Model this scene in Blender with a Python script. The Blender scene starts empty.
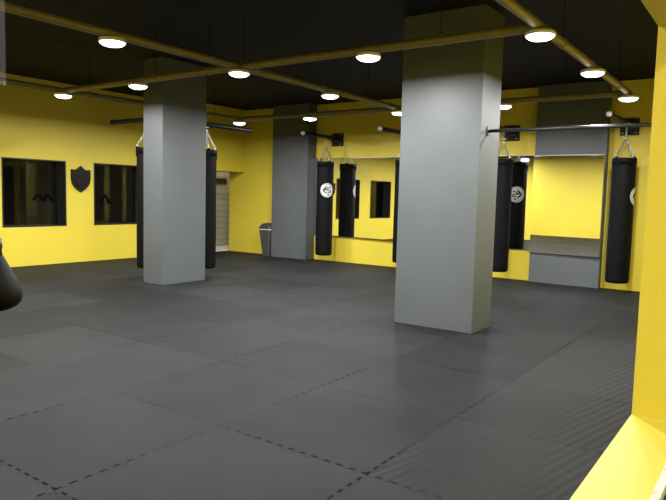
import bpy, bmesh, math, random
from mathutils import Vector, Matrix
random.seed(7)
PI = math.pi
SC = bpy.context.scene
COL = SC.collection

# ------------------------------------------------------------------ dimensions
XW = 10.38      # mirror wall
YL = 10.40      # wall with the windows
YP0, YP1 = 0.17, 0.30   # partition the photograph is taken through
ZC = 3.17       # ceiling
XB = -0.5       # wall on the near side
ZL = 2.582      # lamp face
LX = [0.20, 1.75, 3.35, 4.89, 6.53, 8.29]
LY = [8.03, 6.43, 4.75, 3.14, 1.59]

# ------------------------------------------------------------------ materials
def mat(name, col, rough=0.6, metal=0.0, emit=None, estr=0, spec=0.5):
    m = bpy.data.materials.new(name); m.use_nodes = True
    b = m.node_tree.nodes['Principled BSDF']
    b.inputs['Base Color'].default_value = (*col, 1)
    b.inputs['Roughness'].default_value = rough
    b.inputs['Metallic'].default_value = metal
    b.inputs['Specular IOR Level'].default_value = spec
    if emit:
        b.inputs['Emission Color'].default_value = (*emit, 1)
        b.inputs['Emission Strength'].default_value = estr
    return m

class NT:
    def __init__(s, m):
        s.t = m.node_tree; s.n = s.t.nodes; s.b = s.n['Principled BSDF']
        s.co = s.n.new('ShaderNodeNewGeometry').outputs['Position']
    def link(s, a, b): s.t.links.new(a, b)
    def m(s, op, a, b=None, c=None):
        n = s.n.new('ShaderNodeMath'); n.operation = op
        for i, v in enumerate((a, b, c)):
            if v is None: continue
            if isinstance(v, (int, float)): n.inputs[i].default_value = v
            else: s.link(v, n.inputs[i])
        return n.outputs[0]
    def noise(s, scale, detail=3, vec=None, rough=.5):
        n = s.n.new('ShaderNodeTexNoise'); n.inputs['Scale'].default_value = scale
        n.inputs['Detail'].default_value = detail; n.inputs['Roughness'].default_value = rough
        s.link(vec or s.co, n.inputs['Vector']); return n.outputs['Fac']
    def ramp(s, f, a, b, x0=.3, x1=.7):
        n = s.n.new('ShaderNodeMapRange'); s.link(f, n.inputs['Value'])
        n.inputs['From Min'].default_value = x0; n.inputs['From Max'].default_value = x1
        n.inputs['To Min'].default_value = a; n.inputs['To Max'].default_value = b
        return n.outputs[0]
    def scalecol(s, col, f):
        n = s.n.new('ShaderNodeVectorMath'); n.operation = 'SCALE'
        n.inputs[0].default_value = col; s.link(f, n.inputs['Scale']); return n.outputs[0]
    def bump(s, h, strength=.2, dist=.01):
        n = s.n.new('ShaderNodeBump'); n.inputs['Strength'].default_value = strength
        n.inputs['Distance'].default_value = dist; s.link(h, n.inputs['Height'])
        s.link(n.outputs[0], s.b.inputs['Normal'])

def mottled(name, col, rough, amp=.06, scale=1.3, bump=.08, spec=.5):
    m = mat(name, col, rough, spec=spec); t = NT(m)
    f = t.ramp(t.noise(scale, 4), 1 - amp, 1 + amp)
    t.link(t.scalecol(col, f), t.b.inputs['Base Color'])
    t.bump(t.noise(60, 3), bump, .004)
    return m

M = {}
M['yellow'] = mottled('yellow_paint', (.54, .437, .040), .5, .04, 1.1, .1, .35)
M['grey'] = mottled('grey_paint', (.068, .077, .083), .5, .06, 2.2, .1, .4)
M['ceiling'] = mottled('black_ceiling_paint', (.0045, .005, .0125), .8, .25, .8, .3, .2)
M['pipe'] = mottled('olive_yellow_pipe_paint', (.15, .122, .045), .4, .1, 4, .05)
M['black'] = mottled('black_leather', (.004, .004, .005), .55, .2, 6, .25, .07)
M['blackmetal'] = mat('black_metal', (.005, .005, .006), .5, .0, spec=.2)
M['recess'] = mat('black_window_paint', (.008, .007, .007), .5)
M['steel'] = mat('steel', (.55, .55, .55), .3, 1)
M['darksteel'] = mat('dark_steel', (.16, .16, .17), .32, .9)
M['bar'] = mat('dark_bar_steel', (.045, .045, .05), .35, .8)
M['white'] = mat('white_plastic', (.36, .36, .36), .4)
M['logo'] = mat('logo_white', (.55, .57, .58), .5)
M['logodark'] = mat('logo_dark', (.02, .02, .025), .5)
M['bin'] = mat('bin_grey_plastic', (.045, .047, .05), .45)
M['binlid'] = mat('bin_lid_plastic', (.03, .03, .033), .35)
M['liner'] = mat('bin_liner', (.6, .6, .6), .5)
M['lamp'] = mat('lamp_diffuser', (.9, .9, .9), .5, emit=(1, .97, .92), estr=9)
M['housing'] = mat('lamp_housing', (.6, .6, .58), .4)
M['mirror'] = mat('mirror_glass', (.93, .94, .92), .015, 1)
M['plaster'] = mottled('bare_plaster_edge', (.62, .56, .42), .9, .35, 60, .8)
M['letter'] = mat('window_lettering', (.002, .002, .002), .8, spec=.02)
M['sign'] = mat('dark_red_sign', (.045, .016, .014), .5)
M['shieldface'] = mat('shield_face', (.006, .006, .007), .25, spec=.3)
M['corrfloor'] = mottled('pale_corridor_floor', (.62, .62, .58), .4, .08, 3, .02)
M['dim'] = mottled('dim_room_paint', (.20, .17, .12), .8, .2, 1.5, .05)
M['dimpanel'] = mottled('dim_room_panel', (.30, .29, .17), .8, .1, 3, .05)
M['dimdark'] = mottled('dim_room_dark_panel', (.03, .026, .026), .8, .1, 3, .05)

def mk_glass():
    m = bpy.data.materials.new('window_glass'); m.use_nodes = True
    n = m.node_tree.nodes; l = m.node_tree.links; n.clear()
    o = n.new('ShaderNodeOutputMaterial'); mx = n.new('ShaderNodeMixShader')
    tr = n.new('ShaderNodeBsdfTransparent'); tr.inputs[0].default_value = (.55, .56, .55, 1)
    g = n.new('ShaderNodeBsdfGlossy'); g.inputs['Roughness'].default_value = .04
    f = n.new('ShaderNodeFresnel'); f.inputs[0].default_value = 1.38
    l.new(f.outputs[0], mx.inputs[0]); l.new(tr.outputs[0], mx.inputs[1]); l.new(g.outputs[0], mx.inputs[2])
    l.new(mx.outputs[0], o.inputs[0]); return m
M['glass'] = mk_glass()
def mk_film():
    m = bpy.data.materials.new('streak_film'); m.use_nodes = True
    n = m.node_tree.nodes; l = m.node_tree.links; n.clear()
    o = n.new('ShaderNodeOutputMaterial'); mx = n.new('ShaderNodeMixShader'); mx.inputs[0].default_value = .02
    tr = n.new('ShaderNodeBsdfTransparent'); g = n.new('ShaderNodeBsdfDiffuse'); g.inputs[0].default_value = (.6, .6, .65, 1)
    l.new(tr.outputs[0], mx.inputs[1]); l.new(g.outputs[0], mx.inputs[2]); l.new(mx.outputs[0], o.inputs[0]); return m
M['film'] = mk_film()

def mk_speckle():
    m = mat('speckled_dark_render', (.02, .025, .022), .9); t = NT(m)
    v = t.n.new('ShaderNodeTexVoronoi'); v.inputs['Scale'].default_value = 160; t.link(t.co, v.inputs['Vector'])
    f = t.ramp(v.outputs['Distance'], 3.0, .4, .1, .45)
    t.link(t.scalecol((.022, .026, .022), f), t.b.inputs['Base Color']); return m
M['speckle'] = mk_speckle()

def mk_siding():
    m = mat('pale_tiled_wall', (.42, .41, .31), .5); t = NT(m)
    s = t.n.new('ShaderNodeSeparateXYZ'); t.link(t.co, s.inputs[0])
    z = t.m('FRACT', t.m('MULTIPLY', s.outputs['Z'], 7.0))
    g = t.m('LESS_THAN', z, .12)
    f = t.m('SUBTRACT', 1, t.m('MULTIPLY', g, .4))
    t.link(t.scalecol((.42, .41, .32), f), t.b.inputs['Base Color']); t.bump(f, .4, .01); return m
M['siding'] = mk_siding()

def mk_floor():
    GX, GY = 3.473, 2.522
    m = mat('black_puzzle_mats', (.02, .02, .02), .5, spec=.12); t = NT(m)
    s = t.n.new('ShaderNodeSeparateXYZ'); t.link(t.co, s.inputs[0])
    u = t.m('SUBTRACT', s.outputs['X'], GX); v = t.m('SUBTRACT', s.outputs['Y'], GY)
    ru = t.m('ROUND', u); rv = t.m('ROUND', v)
    su = t.m('SUBTRACT', u, ru); sv = t.m('SUBTRACT', v, rv)
    def seam(sd, along):
        fr = t.m('FRACT', t.m('MULTIPLY', along, 13.0))
        hi = t.m('LESS_THAN', fr, .5)
        off = t.m('SUBTRACT', t.m('MULTIPLY', hi, .022), .011)
        d = t.m('ABSOLUTE', t.m('SUBTRACT', sd, off))
        line = t.m('MULTIPLY', t.m('LESS_THAN', d, .007), t.m('ADD', t.m('MULTIPLY', hi, .75), .18))
        e = t.m('ABSOLUTE', t.m('SUBTRACT', t.m('FRACT', t.m('MULTIPLY', along, 26.0)), .5))
        tr = t.m('MULTIPLY', t.m('GREATER_THAN', e, .46), t.m('LESS_THAN', t.m('ABSOLUTE', sd), .013))
        return t.m('MAXIMUM', line, t.m('MULTIPLY', tr, .35))
    sm = t.m('MAXIMUM', seam(su, v), seam(sv, u))
    # seams open and close along their length
    wear = t.ramp(t.noise(.9, 2), .15, 1.0, .36, .60)
    sm = t.m('MULTIPLY', sm, wear)
    cu = t.m('FLOOR', u); cv = t.m('FLOOR', v)
    cx = t.n.new('ShaderNodeCombineXYZ'); t.link(cu, cx.inputs[0]); t.link(cv, cx.inputs[1])
    wn = t.n.new('ShaderNodeTexWhiteNoise'); t.link(cx.outputs[0], wn.inputs['Vector'])
    cell = t.ramp(wn.outputs['Value'], .80, 1.18, 0, 1)
    dk = t.m('MULTIPLY', t.m('COMPARE', cu, 0, .1), t.m('COMPARE', cv, 0, .1))
    cell = t.m('MULTIPLY', cell, t.m('SUBTRACT', 1, t.m('MULTIPLY', dk, .16)))
    dust = t.ramp(t.noise(1.7, 5, rough=.65), .88, 1.14)
    edge = t.m('MAXIMUM', t.m('ABSOLUTE', su), t.m('ABSOLUTE', sv))
    near = t.m('MINIMUM', t.m('ABSOLUTE', su), t.m('ABSOLUTE', sv))
    scuff = t.m('MULTIPLY', t.m('LESS_THAN', near, .06), t.ramp(t.noise(5, 4), 0, .14, .45, .7))
    grain = t.ramp(t.noise(170, 2), .9, 1.1)
    k = t.m('MULTIPLY', t.m('MULTIPLY', cell, dust), t.m('MULTIPLY', grain, t.m('ADD', 1, scuff)))
    k = t.m('MULTIPLY', k, t.m('SUBTRACT', 1, t.m('MULTIPLY', sm, .62)))
    t.link(t.scalecol((.0142, .0150, .0157), k), t.b.inputs['Base Color'])
    # ribbed mats along the partition
    a = math.radians(-12.6)
    w = t.m('SUBTRACT', t.m('MULTIPLY', s.outputs['Y'], math.cos(a)), t.m('MULTIPLY', s.outputs['X'], math.sin(a)))
    rib = t.m('SINE', t.m('MULTIPLY', w, 2 * PI / .055))
    area = t.m('MULTIPLY', t.m('LESS_THAN', s.outputs['Y'], GY - 1.0), t.m('GREATER_THAN', s.outputs['X'], GX - 1.0))
    area = t.m('MULTIPLY', area, t.m('LESS_THAN', s.outputs['X'], 7.4))
    rib = t.m('MULTIPLY', rib, area)
    h = t.m('ADD', t.m('MULTIPLY', rib, .0015), t.m('MULTIPLY', t.noise(220, 2), .0012))
    h = t.m('SUBTRACT', h, t.m('MULTIPLY', sm, .004))
    t.bump(h, 1.0, 1.0)
    r = t.m('MULTIPLY', t.ramp(t.noise(1.1, 4), .52, .60), 1.0)
    t.link(r, t.b.inputs['Roughness'])
    t.link(t.m('MULTIPLY', t.m('SUBTRACT', 1, sm), .035), t.b.inputs['Specular IOR Level'])
    return m
M['floor'] = mk_floor()

# ------------------------------------------------------------------ mesh helpers
def obj(name, bm, m, parent=None, smooth=False, bevel=0):
    me = bpy.data.meshes.new(name)
    bmesh.ops.recalc_face_normals(bm, faces=bm.faces)
    bm.to_mesh(me); bm.free()
    for f in me.polygons: f.use_smooth = smooth
    me.materials.append(m)
    o = bpy.data.objects.new(name, me); COL.objects.link(o)
    if parent: o.parent = parent
    if bevel:
        b = o.modifiers.new('bevel', 'BEVEL'); b.width = bevel; b.segments = 2; b.limit_method = 'ANGLE'
    return o
def tag(o, label, cat, group=None, kind=None):
    if label: o['label'] = label
    if cat: o['category'] = cat
    if group: o['group'] = group
    if kind: o['kind'] = kind
    return o
def empty(name, loc=(0, 0, 0), rz=0):
    o = bpy.data.objects.new(name, None); COL.objects.link(o)
    o.location = loc; o.rotation_euler = (0, 0, rz); o.empty_display_size = .1; return o
def box(bm, x0, x1, y0, y1, z0, z1):
    v = [bm.verts.new((x, y, z)) for x in (x0, x1) for y in (y0, y1) for z in (z0, z1)]
    for f in ((0, 1, 3, 2), (4, 6, 7, 5), (0, 4, 5, 1), (2, 3, 7, 6), (0, 2, 6, 4), (1, 5, 7, 3)):
        bm.faces.new([v[i] for i in f])
def B(*a):
    bm = bmesh.new(); box(bm, *a); return bm
def lathe(bm, prof, n=32, c=(0, 0, 0), close=True):
    rings = []
    for r, z in prof:
        rings.append([bm.verts.new((c[0] + r * math.cos(2 * PI * i / n), c[1] + r * math.sin(2 * PI * i / n), c[2] + z)) for i in range(n)])
    for a, b in zip(rings, rings[1:]):
        for i in range(n): bm.faces.new((a[i], a[(i + 1) % n], b[(i + 1) % n], b[i]))
    if close:
        bm.faces.new(rings[0]); bm.faces.new(rings[-1])
def tube(bm, p, q, r, n=14, r2=None):
    p = Vector(p); q = Vector(q); d = (q - p).normalized()
    a = d.orthogonal().normalized(); b = d.cross(a); R = []
    for c, rr in ((p, r), (q, r2 or r)):
        R.append([bm.verts.new(c + (a * math.cos(2 * PI * i / n) + b * math.sin(2 * PI * i / n)) * rr) for i in range(n)])
    for i in range(n): bm.faces.new((R[0][i], R[0][(i + 1) % n], R[1][(i + 1) % n], R[1][i]))
    bm.faces.new(R[0]); bm.faces.new(R[1])
def T(*a, **k):
    bm = bmesh.new(); tube(bm, *a, **k); return bm
def ball(bm, c, r, n=12):
    bmesh.ops.create_uvsphere(bm, u_segments=n, v_segments=n // 2 + 2, radius=r, matrix=Matrix.Translation(c))
def torus(bm, c, R, r, M3, stretch=1.0, n=12, k=6):
    g = []
    for i in range(n):
        a = 2 * PI * i / n; row = []
        for j in range(k):
            b = 2 * PI * j / k; rr = R + r * math.cos(b)
            row.append(bm.verts.new(Vector(c) + M3 @ Vector((rr * math.cos(a), r * math.sin(b), rr * math.sin(a) * stretch))))
        g.append(row)
    for i in range(n):
        for j in range(k):
            bm.faces.new((g[i][j], g[(i + 1) % n][j], g[(i + 1) % n][(j + 1) % k], g[i][(j + 1) % k]))
def chain_bm(p, q, L=.042, r=.0045):
    p = Vector(p); q = Vector(q); d = q - p; n = max(1, int(d.length / (L * .72))); z = d.normalized()
    x = z.orthogonal().normalized(); y = z.cross(x); bm = bmesh.new()
    for i in range(n):
        c = p + d * ((i + .5) / n)
        X, Y = (x, y) if i % 2 else (y, -x)
        M3 = Matrix((X, Y, z)).transposed()
        torus(bm, c, L * .28, r, M3, 1.75, 10, 5)
    return bm
def struct(name, bm, m, parent=None, **k):
    o = obj(name, bm, m, parent, **k)
    if not parent: o['kind'] = 'structure'
    return o

# ------------------------------------------------------------------ shell
bm = bmesh.new(); box(bm, XB, XW, YP1, 9.86, -.06, 0); box(bm, XB, 8.6, 9.86, YL, -.06, 0); box(bm, 8.6, XW, 9.86, 10.34, -.06, 0)
struct('floor', bm, M['floor'])
struct('floor_corridor', B(8.6, 13.0, 10.34, 11.6, -.06, .0), M['corrfloor'])
struct('floor_lobby', B(XB, XW + .2, -2.5, YP1, -.06, -.001), M['corrfloor'])  # unseen floor, made pale to bounce light up onto the opening's soffit
struct('ceiling', B(XB - .2, 13.2, -2.6, 13.2, ZC, ZC + .12), M['ceiling'])

WIN = [(6.92, 8.05), (5.23, 6.37), (3.54, 4.68), (1.85, 2.99)]
WZ0, WZ1 = .665, 1.82
bm = bmesh.new()
WT = .34
xs = [XB] + sorted([v for w in WIN for v in w]) + [8.6]
box(bm, XB, 8.6, YL, YL + WT, 0, WZ0); box(bm, XB, 8.6, YL, YL + WT, WZ1, ZC)
for i in range(0, len(xs), 2): box(bm, xs[i], xs[i + 1], YL, YL + WT, WZ0, WZ1)
# the bulkhead over the doorway in the corner
box(bm, 8.6, 8.95, 9.86, YL + WT, 0, 1.80)
box(bm, 8.6, XW, 9.86, YL + WT, 1.80, ZC)
struct('wall_left', bm, M['yellow'])
struct('wall_back', B(XW, XW + .18, YP1, 10.34, 0, ZC), M['yellow'])
struct('wall_behind', B(XB - .18, XB, -2.5, YL + WT, 0, ZC), M['yellow'])
OX0, OX1, OZ0, OZ1 = -.35, 1.885, .742, 1.80
bm = bmesh.new()
box(bm, XB, XW + .18, YP0, YP1, 0, OZ0); box(bm, XB, XW + .18, YP0, YP1, OZ1, ZC)
box(bm, XB, OX0, YP0, YP1, OZ0, OZ1); box(bm, OX1, XW + .18, YP0, YP1, OZ0, OZ1)
struct('wall_right', bm, M['yellow'])
struct('wall_lobby', B(XB, XW + .18, -2.65, -2.5, 0, ZC), M['yellow'])
struct('wall_lobby', B(XW, XW + .18, -2.5, YP0, 0, ZC), M['yellow'])
struct('trim_1', B(OX0, OX1, YP0 - .014, YP0 + .002, OZ0 - .02, OZ0 + .002), M['plaster'])
struct('trim_2', B(OX0 - .6, OX1 + .8, YP0 - .01, YP0, 0, OZ0 - .02), M['speckle'])
# corridor beyond the doorway
struct('wall_corridor', B(8.6, 13.0, 11.45, 11.6, 0, ZC), M['siding'])
struct('wall_corridor', B(13.0, 13.15, 10.1, 11.6, 0, ZC), M['siding'])
struct('wall_corridor', B(8.53, 8.6, YL + WT, 11.6, 0, ZC), M['siding'])
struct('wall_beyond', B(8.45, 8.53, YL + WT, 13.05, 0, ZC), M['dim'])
struct('wall_corridor', B(XW + .18, 13.0, 10.16, 10.34, 0, ZC), M['yellow'])
# room seen through the windows
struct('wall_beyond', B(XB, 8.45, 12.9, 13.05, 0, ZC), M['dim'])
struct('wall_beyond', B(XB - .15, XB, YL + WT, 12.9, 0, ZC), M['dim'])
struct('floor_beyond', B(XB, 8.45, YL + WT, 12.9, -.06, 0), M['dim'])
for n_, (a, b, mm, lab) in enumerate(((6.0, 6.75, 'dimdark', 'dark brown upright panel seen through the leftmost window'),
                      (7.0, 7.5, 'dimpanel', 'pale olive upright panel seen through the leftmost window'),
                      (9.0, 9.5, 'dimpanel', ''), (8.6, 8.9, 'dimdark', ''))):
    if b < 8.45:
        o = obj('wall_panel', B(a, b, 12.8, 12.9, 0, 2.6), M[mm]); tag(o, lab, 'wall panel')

def flat_strokes(strokes, w, y, t=.004):
    """strokes in the XZ plane at depth y"""
    bm = bmesh.new()
    for (x0, z0, x1, z1) in strokes:
        v = []
        for yy in (y, y - t):
            v += [bm.verts.new((x0 - w, yy, z0)), bm.verts.new((x0 + w, yy, z0)), bm.verts.new((x1 + w, yy, z1)), bm.verts.new((x1 - w, yy, z1))]
        bm.faces.new(v[:4]); bm.faces.new(v[4:][::-1])
        for i in range(4): bm.faces.new((v[i], v[(i + 1) % 4], v[4 + (i + 1) % 4], v[4 + i]))
    return bm
LETTERS = {0: [(7.32, 1.22, 7.26, 1.08), (7.34, 1.24, 7.44, 1.06), (7.46, 1.06, 7.44, 1.1)],
           1: [(5.90, 1.11, 5.99, 1.22), (6.02, 1.22, 6.08, 1.10), (6.10, 1.10, 6.15, 1.22), (6.18, 1.22, 6.26, 1.10)]}
for i, (a, b) in enumerate(WIN):
    r = empty('window_%d' % (i + 1), ((a + b) / 2, YL + .15, WZ0)); r['kind'] = 'structure'
    def P(name, bm, m):
        o = obj(name, bm, m, r); o.matrix_parent_inverse = Matrix.Translation(-Vector(r.location)); return o
    bm = bmesh.new(); t = .02; y0, y1 = YL - .004, YL + WT - .02
    box(bm, a, a + t, y0, y1, WZ0, WZ1); box(bm, b - t, b, y0, y1, WZ0, WZ1)
    box(bm, a + t, b - t, y0, y1, WZ0, WZ0 + t); box(bm, a + t, b - t, y0, y1, WZ1 - t, WZ1)
    P('window_frame', bm, M['recess'])
    P('pane', B(a + t, b - t, YL + .27, YL + .278, WZ0 + t, WZ1 - t), M['glass'])
    if i in LETTERS: P('lettering', flat_strokes(LETTERS[i], .03, YL + .268), M['letter'])

# ------------------------------------------------------------------ pillars
def pillar(x0, x1, y0, y1, label, base=0, m='grey'):
    o = obj('pillar', B(x0, x1, y0, y1, 0, ZC), M[m], bevel=.006); return tag(o, label, 'pillar')
pillar(5.77, 6.26, 2.40, 3.28, 'wide grey square pillar in the centre foreground with a bar fixed to its right side')
pillar(5.77, 6.58, 7.05, 7.47, 'grey square pillar on the left with black punch bags hanging behind it')
pillar(10.10, XW, 7.87, 8.81, 'grey pillar built against the back wall beside the waste bin')
pillar(10.23, XW, 2.22, 3.31, 'shallow grey wall pillar at right with a mirror on its front')

# ------------------------------------------------------------------ mirrors
def mirror(y0, y1, x, label, z0=.52, z1=2.07, tilt=0, lean=0):
    r = empty('wall_mirror', (x, (y0 + y1) / 2, z0), tilt); w = (y1 - y0) / 2; h = z1 - z0
    tag(r, label, 'mirror')
    obj('mirror_glass', B(-.012, 0, -w, w, 0, h), M['mirror'], r)
    for z in (h, -.012): obj('mirror_edge', B(-.014, 0, -w, w, z, z + .012), M['darksteel'], r)
    if lean: r.rotation_euler.y = lean
    return r
mirror(5.70, 7.86, XW - .03, 'long wall mirror between the back pillar and the wide foreground pillar', tilt=math.radians(-1.25))
mirror(3.33, 5.68, XW - .003, 'wall mirror right of the wide foreground pillar, showing a punch bag logo')
mirror(2.222, 3.308, 10.204, 'large mirror on the shallow wall pillar reflecting plain yellow wall', z0=.50, z1=2.05, tilt=math.radians(-1.3), lean=math.radians(-.5))

# ------------------------------------------------------------------ ceiling pipes and lamps
ZP, RP = 2.652, .038
def pipe(p, q, label, rods):
    c = Vector(p).lerp(Vector(q), .5); r = empty('ceiling_pipe', c)
    tag(r, label, 'pipe', 'painted ceiling pipes')
    obj('pipe_run', T(Vector(p) - c, Vector(q) - c, RP, n=20), M['pipe'], r, smooth=False)
    for t in rods:
        a = Vector(p).lerp(Vector(q), t) - c
        bm = T(a + Vector((0, 0, RP - .004)), (a.x, a.y, ZC - c.z), .004, n=8)
        obj('hanger_rod', bm, M['ceiling'], r)
        d = (Vector(q) - Vector(p)).normalized() * .02
        obj('pipe_clamp', T(a - d, a + d, RP + .007, n=20), M['pipe'], r)
    return r
zA = ZP
pipe((XB, LY[2], zA), (LX[5], LY[2], zA), 'olive yellow pipe from the top left corner through the middle row of lamps', (.3, .62, .9))
pipe((XB, LY[4], zA), (LX[5], LY[4], zA), 'olive yellow pipe running from the top centre towards the lamps at upper right', (.35, .68, .93))
pipe((XB, LY[0], zA), (LX[5], LY[0], zA), 'olive yellow pipe along the window wall at far left', (.3, .66, .93))
pipe((LX[3], LY[0], zA - .001), (LX[3], LY[4], zA - .001), 'olive yellow cross pipe passing in front of both foreground pillars', (.30, .44, .87))
pipe((LX[5], LY[0], zA - .001), (LX[5], LY[4], zA - .001), 'olive yellow cross pipe furthest back, behind the foreground pillars', (.3, .6, .88))
pipe((LX[1], LY[0], zA - .001), (LX[1], LY[4], zA - .001), 'olive yellow cross pipe nearest the viewer, above the frame', (.3, .8))

LAMP_W = 73
light_data = bpy.data.lights.new('lamp_light', 'AREA'); light_data.shape = 'DISK'; light_data.size = .21
light_data.energy = LAMP_W; light_data.color = (1, .985, .97)
def make_lamp():
    r = empty('ceiling_lamp')
    bm = bmesh.new(); lathe(bm, [(.09, .036), (.112, .03), (.116, .014), (.116, .004), (.108, .0)], 36); obj('lamp_housing', bm, M['housing'], r, smooth=True)
    bm = bmesh.new(); lathe(bm, [(.002, -.032), (.04, -.031), (.075, -.024), (.096, -.013), (.106, .0), (.105, .006)], 36); obj('diffuser', bm, M['lamp'], r, smooth=True)
    l = bpy.data.objects.new('lamp_light', light_data); COL.objects.link(l); l.parent = r; l.location = (0, 0, -.036)
    return r
lamp0 = make_lamp(); used = [False]
def copy_tree(o, parent=None):
    c = o.copy(); COL.objects.link(c); c.parent = parent
    for ch in list(o.children): copy_tree(ch, c)
    return c
def lamp(i, j, label):
    o = lamp0 if not used[0] else copy_tree(lamp0); used[0] = True
    o.location = (LX[i], LY[j], ZL); tag(o, label, 'lamp', 'round downlights under the ceiling pipes')
G = 'glowing round white downlight '
OUT = 'round white downlight under the ceiling pipes, above the top edge of the frame'
VIS = {(2, 2): G + 'at upper left, alone on the middle pipe',
       (3, 2): G + 'at the crossing of middle and front pipes, right of left pillar',
       (4, 2): G + 'on the middle pipe between its two crossings',
       (5, 2): G + 'touching the left edge of the wide pillar',
       (3, 0): G + 'at far left, closest to the window wall, above the leftmost window',
       (3, 1): G + 'just in front of the top left of the left pillar',
       (3, 3): G + 'on the front cross pipe left of the wide central pillar',
       (3, 4): G + 'right of the wide pillar top, largest of all',
       (4, 4): G + 'on the right pipe halfway between its two crossings',
       (5, 4): G + 'at the end of the right pipe, beside the yellow opening edge',
       (5, 0): G + 'furthest back, above the doorway right of the left pillar',
       (5, 1): G + 'before the back pillar with the waste bin',
       (5, 3): G + 'low at the right edge of the wide pillar'}
for (i, j), l in VIS.items(): lamp(i, j, l)
for i, j in ((2, 0), (2, 4), (1, 0), (1, 1), (1, 2), (1, 3), (0, 4), (0, 0)): lamp(i, j, OUT)
lamp(4, 0, 'round white downlight on the window side pipe, hidden behind the left pillar')

def room_lamp(x, y, z, e, label):
    o = copy_tree(lamp0); o.location = (x, y, z); tag(o, label, 'lamp')
    for c in o.children:
        if c.type == 'LIGHT':
            c.data = light_data.copy(); c.data.energy = e
room_lamp(10.6, 10.9, ZC - .046, 24, 'round white ceiling lamp in the corridor beyond the corner doorway')
room_lamp(5.0, 12.0, ZC - .046, 26, 'added unseen ceiling lamp brightening the dim room behind the windows')  # unseen lamp, added so that detail shows behind the window glass
room_lamp(-.25, -1.2, ZC - .046, 88, 'round white ceiling lamp outside the yellow opening, behind the viewer')

# ------------------------------------------------------------------ punch bags
BR, BZ0, BZ1 = .164, .15, 1.985
def wrap_disc(bm, R, cz, rad, a0, lift=.003, inner=0, n=28):
    rings = []
    K = 6
    for k in range(K + 1):
        rr = inner + (rad - inner) * k / K
        rings.append([bm.verts.new(((R + lift) * math.cos(a0 + rr * math.cos(2 * PI * i / n) / R), (R + lift) * math.sin(a0 + rr * math.cos(2 * PI * i / n) / R), cz + rr * math.sin(2 * PI * i / n))) for i in range(n)])
    for a, b in zip(rings, rings[1:]):
        for i in range(n):
            try: bm.faces.new((a[i], a[(i + 1) % n], b[(i + 1) % n], b[i]))
            except ValueError: pass
    bmesh.ops.remove_doubles(bm, verts=bm.verts, dist=1e-5)
def wrap_stroke(bm, R, cz, a0, p, q, w, lift=.006):
    n = 6; p = Vector(p); q = Vector(q); d = (q - p).normalized(); s = Vector((-d.y, d.x)) * w; L = []
    for k in range(n + 1):
        c = p.lerp(q, k / n)
        L.append([bm.verts.new(((R + lift) * math.cos(a0 + e.x / R), (R + lift) * math.sin(a0 + e.x / R), cz + e.y)) for e in (c - s, c + s)])
    for a, b in zip(L, L[1:]): bm.faces.new((a[0], a[1], b[1], b[0]))
def bag(x, y, zhook, ang, label, ringed=False, zoff=0):
    r = empty('punching_bag', (x, y, BZ0)); tag(r, label, 'punching bag', 'black punch bags')
    H = BZ1 - BZ0
    bm = bmesh.new(); lathe(bm, [(BR - .045, 0), (BR - .015, .006), (BR - .003, .022), (BR, .05), (BR + .002, H * .3), (BR - .001, H * .6), (BR, H - .06), (BR - .003, H - .02), (BR - .012, H - .004), (BR - .04, H)], 40)
    body = obj('bag_body', bm, M['black'], r, smooth=True)
    bm = bmesh.new(); lathe(bm, [(BR - .002, H - .10), (BR + .004, H - .10), (BR + .004, H - .012), (BR - .004, H - .004)], 40, close=False); obj('rim_band', bm, M['black'], body, smooth=True)
    bm = bmesh.new(); lathe(bm, [(BR - .002, .10), (BR + .003, .10), (BR + .003, .112), (BR - .002, .112)], 40, close=False); obj('seam_band', bm, M['black'], body, smooth=True)
    zs = H + .27
    for k in range(4):
        a = PI / 4 + k * PI / 2 + .3
        px, py = (BR + .006) * math.cos(a), (BR + .006) * math.sin(a)
        qx, qy = px * .93, py * .93
        bm = bmesh.new(); Mx = Matrix.Rotation(a, 4, 'Z')
        box(bm, BR - .002, BR + .01, -.02, .02, H - .14, H + .015); bm.transform(Mx); obj('strap', bm, M['black'], r)
        obj('chain', chain_bm((qx, qy, H + .01), (.012 * math.cos(a), .012 * math.sin(a), zs)), M['steel'], r, smooth=True)
    bm = bmesh.new(); lathe(bm, [(.010, zs - .02), (.02, zs), (.02, zs + .03), (.008, zs + .045)], 16); obj('swivel', bm, M['steel'], r, smooth=True)
    obj('chain', chain_bm((0, 0, zs + .04), (0, 0, zhook - BZ0)), M['steel'], r, smooth=True)
    if ang is not None:
        cz = 1.43 - BZ0
        bm = bmesh.new(); wrap_disc(bm, BR, cz, .135, ang, inner=.0 if not ringed else .0); lg = obj('logo', bm, M['logo'], body, smooth=True)
        bm = bmesh.new()
        S = [((-.085, .0), (-.01, .075), .014), ((-.085, .0), (-.015, -.06), .014), ((-.02, .03), (-.055, .0), .010), ((.0, .035), (.07, .06), .010),
             ((.0, .035), (-.02, .0), .010), ((-.02, 0), (.055, .005), .010), ((.055, .005), (.075, -.035), .010), ((.0, -.04), (.075, -.035), .010), ((.0, -.09), (.04, -.075), .012)]
        for p, q, w in S: wrap_stroke(bm, BR, cz, ang, p, q, w)
        obj('logo_mark', bm, M['logodark'], lg)
        bm = bmesh.new()
        n = 30
        for i in range(n):
            a, b = 2 * PI * i / n, 2 * PI * (i + 1) / n
            wrap_stroke(bm, BR, cz, ang, (.117 * math.cos(a), .117 * math.sin(a)), (.117 * math.cos(b), .117 * math.sin(b)), .003)
        obj('logo_ring', bm, M['logodark'], lg)
    return r
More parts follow.
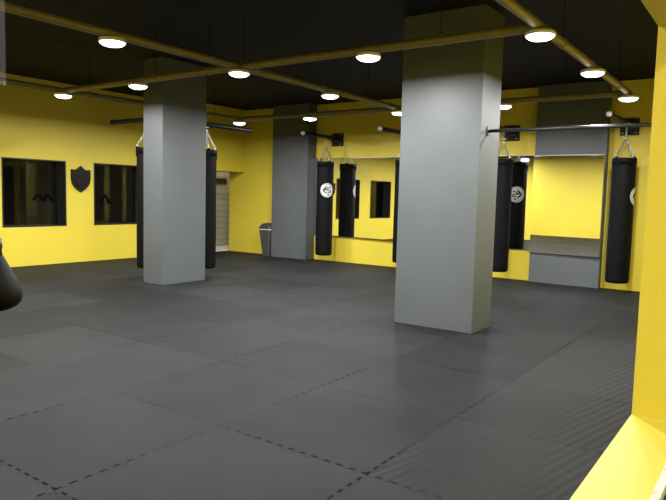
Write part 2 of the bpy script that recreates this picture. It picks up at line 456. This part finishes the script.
def bracket(px, py, z, dx, dy, L, label, plate=.26, r=.036, eye=None, white=True):
    """arm from a plate on a wall/pillar at (px,py), pointing along (dx,dy)"""
    e = empty('punching_bag_bracket', (px, py, z), math.atan2(dy, dx)); tag(e, label, 'bracket', 'black bag bracket arms')
    obj('mounting_plate', B(.0, .05, -plate / 2, plate / 2, -.15, .10), M['blackmetal'], e, bevel=.006)
    obj('arm', T((.05, 0, 0), (L, 0, 0), r, n=18), M['blackmetal'], e, smooth=False)
    bm = bmesh.new(); ball(bm, (L + .01, 0, 0), r * 1.12, 16); obj('end_cap', bm, M['white'] if white else M['blackmetal'], e, smooth=True)
    bm = T((.03, 0, -.13), (min(.38, L * .4), 0, -.02), .012, n=10); obj('brace', bm, M['blackmetal'], e)
    bm = bmesh.new(); torus(bm, (eye, 0, -r - .012), .02, .006, Matrix.Identity(3), 1, 12, 6); obj('eye_bolt', bm, M['steel'], e, smooth=True)
    for yy in (-.09, .09):
        for zz in (-.12, .07):
            bm = T((.05, yy, zz), (.058, yy, zz), .012, n=8); obj('bolt', bm, M['darksteel'], e)
    return e
ZA = 2.47
hk = ZA - .036 - .03
FX = XW
bracket(FX, 7.32, ZA, -1, 0, FX - 9.25, 'black bag arm on the back wall beside the back pillar', eye=FX - 9.97)
bracket(FX, 5.56, ZA, -1, 0, FX - 9.1, 'black bag arm on the back wall ending at the wide pillar left edge', eye=FX - 9.97)
bracket(FX, 3.755, ZA, -1, 0, FX - 9.1, 'black bag arm on the back wall just right of the wide pillar', eye=FX - 10.0)
bracket(FX, 1.94, ZA + .03, -1, 0, FX - 8.95, 'black bag arm on the back wall at right, beside the shallow wall pillar', eye=FX - 9.97)
bag(9.97, 7.32, hk, math.radians(232), 'black punch bag with a round white logo hanging beside the back pillar')
bag(9.97, 5.56, hk, math.radians(236), 'black punch bag half hidden behind the left edge of the wide pillar')
bag(10.0, 3.755, hk, math.radians(-20), 'black punch bag right of the wide pillar, in front of a mirror')
bag(9.97, 1.91, hk + .03, math.radians(276), 'black punch bag furthest right, in front of yellow wall beside the shallow pillar')
bracket(6.17, 7.48, 2.40, 0, 1, 1.27, 'black bag arm reaching left from the left pillar', eye=.40, white=False)
bracket(6.58, 7.28, 2.37, 1, 0, 1.17, 'black bag arm reaching back from the left pillar towards the doorway', eye=.24, white=False)
bag(6.17, 7.88, 2.33, None, 'black punch bag showing along the left edge of the left pillar')
bag(6.79, 7.28, 2.30, None, 'black punch bag showing along the right edge of the left pillar')

# long bar from the wide pillar to the partition
e = empty('pull_up_bar', (5.95, 2.40, 2.0)); tag(e, 'long thin steel bar running from the wide pillar to the right yellow wall', 'bar')
obj('bar', T((0, -.012, 0), (0, -(2.40 - YP1) + .012, 0), .017, n=16), M['bar'], e, smooth=True)
for y0, y1 in ((-.012, 0), (-(2.40 - YP1), -(2.40 - YP1) + .012)):
    obj('flange', T((0, y0, 0), (0, y1, 0), .045, n=20), M['darksteel'], e)

# ------------------------------------------------------------------ shield on the window wall
e = empty('wall_shield', (6.645, YL, 1.51)); tag(e, 'black shield shaped plaque on the yellow wall between two windows', 'plaque')
def shield(s, y0, y1):
    pts = [(0, .24), (.055, .19), (.12, .165), (.185, .175), (.19, .02), (.17, -.08), (.11, -.165), (0, -.24)]
    pts = pts + [(-x, z) for x, z in pts[-2:0:-1]]
    bm = bmesh.new()
    a = [bm.verts.new((x * s, y0, z * s)) for x, z in pts]; b = [bm.verts.new((x * s * .97, y1, z * s * .97)) for x, z in pts]
    n = len(pts)
    for i in range(n): bm.faces.new((a[i], a[(i + 1) % n], b[(i + 1) % n], b[i]))
    bm.faces.new(a); bm.faces.new(b); return bm
obj('shield_board', shield(1, 0, -.05), M['blackmetal'], e, bevel=.004)
obj('shield_panel', shield(.8, -.05, -.062), M['shieldface'], e, bevel=.003)
bm = bmesh.new()
for (x0, z0, x1, z1) in ((-.10, -.02, .0, -.04), (.0, .07, .11, .03), (-.06, .1, .04, .11)): tube(bm, (x0, -.064, z0), (x1, -.064, z1), .004, n=6)
obj('engraving', bm, M['darksteel'], e)

# ------------------------------------------------------------------ waste bin
e = empty('waste_bin', (10.2, 8.975, 0)); tag(e, 'dark grey swing top waste bin partly hidden behind the back pillar', 'waste bin')
def rrect(w, d, r, n=5):
    P = []
    for cx, cy, a0 in ((w - r, d - r, 0), (-w + r, d - r, PI / 2), (-w + r, -d + r, PI), (w - r, -d + r, 1.5 * PI)):
        for k in range(n + 1): P.append((cx + r * math.cos(a0 + k * PI / 2 / n), cy + r * math.sin(a0 + k * PI / 2 / n)))
    return P
def loft(levels):
    bm = bmesh.new(); R = []
    for w, d, r, z in levels: R.append([bm.verts.new((x, y, z)) for x, y in rrect(w, d, r)])
    for a, b in zip(R, R[1:]):
        n = len(a)
        for i in range(n): bm.faces.new((a[i], a[(i + 1) % n], b[(i + 1) % n], b[i]))
    bm.faces.new(R[0]); bm.faces.new(R[-1]); return bm
S_ = .16
obj('bin_body', loft([(.09, S_ - .07, .04, 0), (.093, S_ - .065, .04, .02), (.145, S_, .04, .55), (.15, S_ + .006, .04, .56), (.15, S_ + .006, .04, .575)]), M['bin'], e)
obj('bin_liner', loft([(.152, S_ + .009, .04, .563), (.152, S_ + .009, .04, .578)]), M['liner'], e)
ld = obj('bin_lid', loft([(.15, S_ + .006, .04, .578), (.148, S_ + .0, .04, .61), (.13, S_ - .025, .04, .66), (.10, S_ - .06, .035, .69), (.05, S_ - .11, .02, .70)]), M['binlid'], e)
obj('swing_flap', loft([(.10, .07, .02, .693), (.09, .06, .02, .705)]), M['bin'], ld)

# small dark sign on the corridor wall
o = obj('wall_sign', B(-.18, .18, -.02, 0, -.07, .07), M['sign']); o.location = (11.2, 11.45, 1.62)
tag(o, 'small dark red sign on the pale corridor wall beyond the doorway', 'sign')

# ------------------------------------------------------------------ hanging boxing glove at the left edge
def glove(loc, label):
    e = empty('boxing_glove', loc, math.radians(200)); tag(e, label, 'boxing glove')
    def skin(name, pts, edges, m, sub=2):
        me = bpy.data.meshes.new(name); me.from_pydata([p[:3] for p in pts], edges, []); me.materials.append(m)
        o = bpy.data.objects.new(name, me); COL.objects.link(o); o.parent = e
        s = o.modifiers.new('skin', 'SKIN'); s.use_smooth_shade = True
        for v, p in zip(me.skin_vertices[0].data, pts): v.radius = (p[3], p[4])
        me.skin_vertices[0].data[0].use_root = True
        d = o.modifiers.new('sub', 'SUBSURF'); d.levels = sub; d.render_levels = sub
        return o
    skin('glove_fist', [(0, 0, .10, .034, .034), (0, 0, .075, .040, .040), (0, 0, .045, .084, .080), (0, -.004, -.01, .098, .094), (0, -.006, -.065, .088, .084), (.05, -.03, .015, .026, .026), (.068, -.045, -.03, .028, .028), (.05, -.055, -.06, .022, .022)],
         [(0, 1), (1, 2), (2, 3), (3, 4), (2, 5), (5, 6), (6, 7)], M['black'])
    bm = bmesh.new(); lathe(bm, [(.026, .135), (.030, .133), (.033, .10), (.036, .075), (.034, .07)], 28); obj('cuff', bm, M['black'], e, smooth=True)
    bm = bmesh.new(); lathe(bm, [(.031, .10), (.0355, .10), (.034, .125), (.030, .125)], 28, close=False); obj('wrist_strap', bm, M['logodark'], e, smooth=True)
    obj('lace', T((0, 0, .13), (0, 0, ZC - loc[2]), .003, n=6), M['black'], e)
    return e
D = 1.6
glove((.4904 * D - .004, 1.0189 * D + .002, 1.33 - .158 * D - .004), 'black boxing glove hanging at the left edge of the view')
# faint translucent strip standing in for a pale streak at the top left
D = 2.0
zb = 1.33 + .164 * D
e = empty('streak_strip', (.519 * D, 1.026 * D, zb), math.radians(62 - 90)); tag(e, 'faint translucent strip standing in for the pale streak at the top left edge', 'plastic strip')
obj('strip', B(-.013, .013, -.002, .002, 0, ZC - zb), M['film'], e)
bm = bmesh.new(); box(bm, -.012, -.003, -.004, .004, -.004, .008); box(bm, .003, .012, -.004, .004, -.004, .008); obj('strip_clip', bm, M['darksteel'], e)

# ------------------------------------------------------------------ camera
F = Vector((0.81195738, 0.57727922, -0.08645178)); R = Vector((0.58107893, -0.81343819, 0.02579894)); U = Vector((0.05542999, 0.07118295, 0.99592194))
cd = bpy.data.cameras.new('camera'); cam = bpy.data.objects.new('camera', cd); COL.objects.link(cam)
m4 = Matrix((R, U, -F)).transposed().to_4x4(); m4.translation = (0, 0, 1.3296)
cam.matrix_world = m4
cd.sensor_width = 36; cd.sensor_fit = 'HORIZONTAL'; cd.lens = 626.56 / 666 * 36; cd.clip_start = .02
SC.camera = cam
w = bpy.data.worlds.new('world'); w.use_nodes = True; w.node_tree.nodes['Background'].inputs[0].default_value = (0, 0, 0, 1); w.node_tree.nodes['Background'].inputs[1].default_value = 0
SC.world = w
SC.view_settings.view_transform = 'Standard'; SC.view_settings.look = 'None'; SC.view_settings.gamma = 1; SC.view_settings.use_curve_mapping = False
SC.view_settings.exposure = 0.0
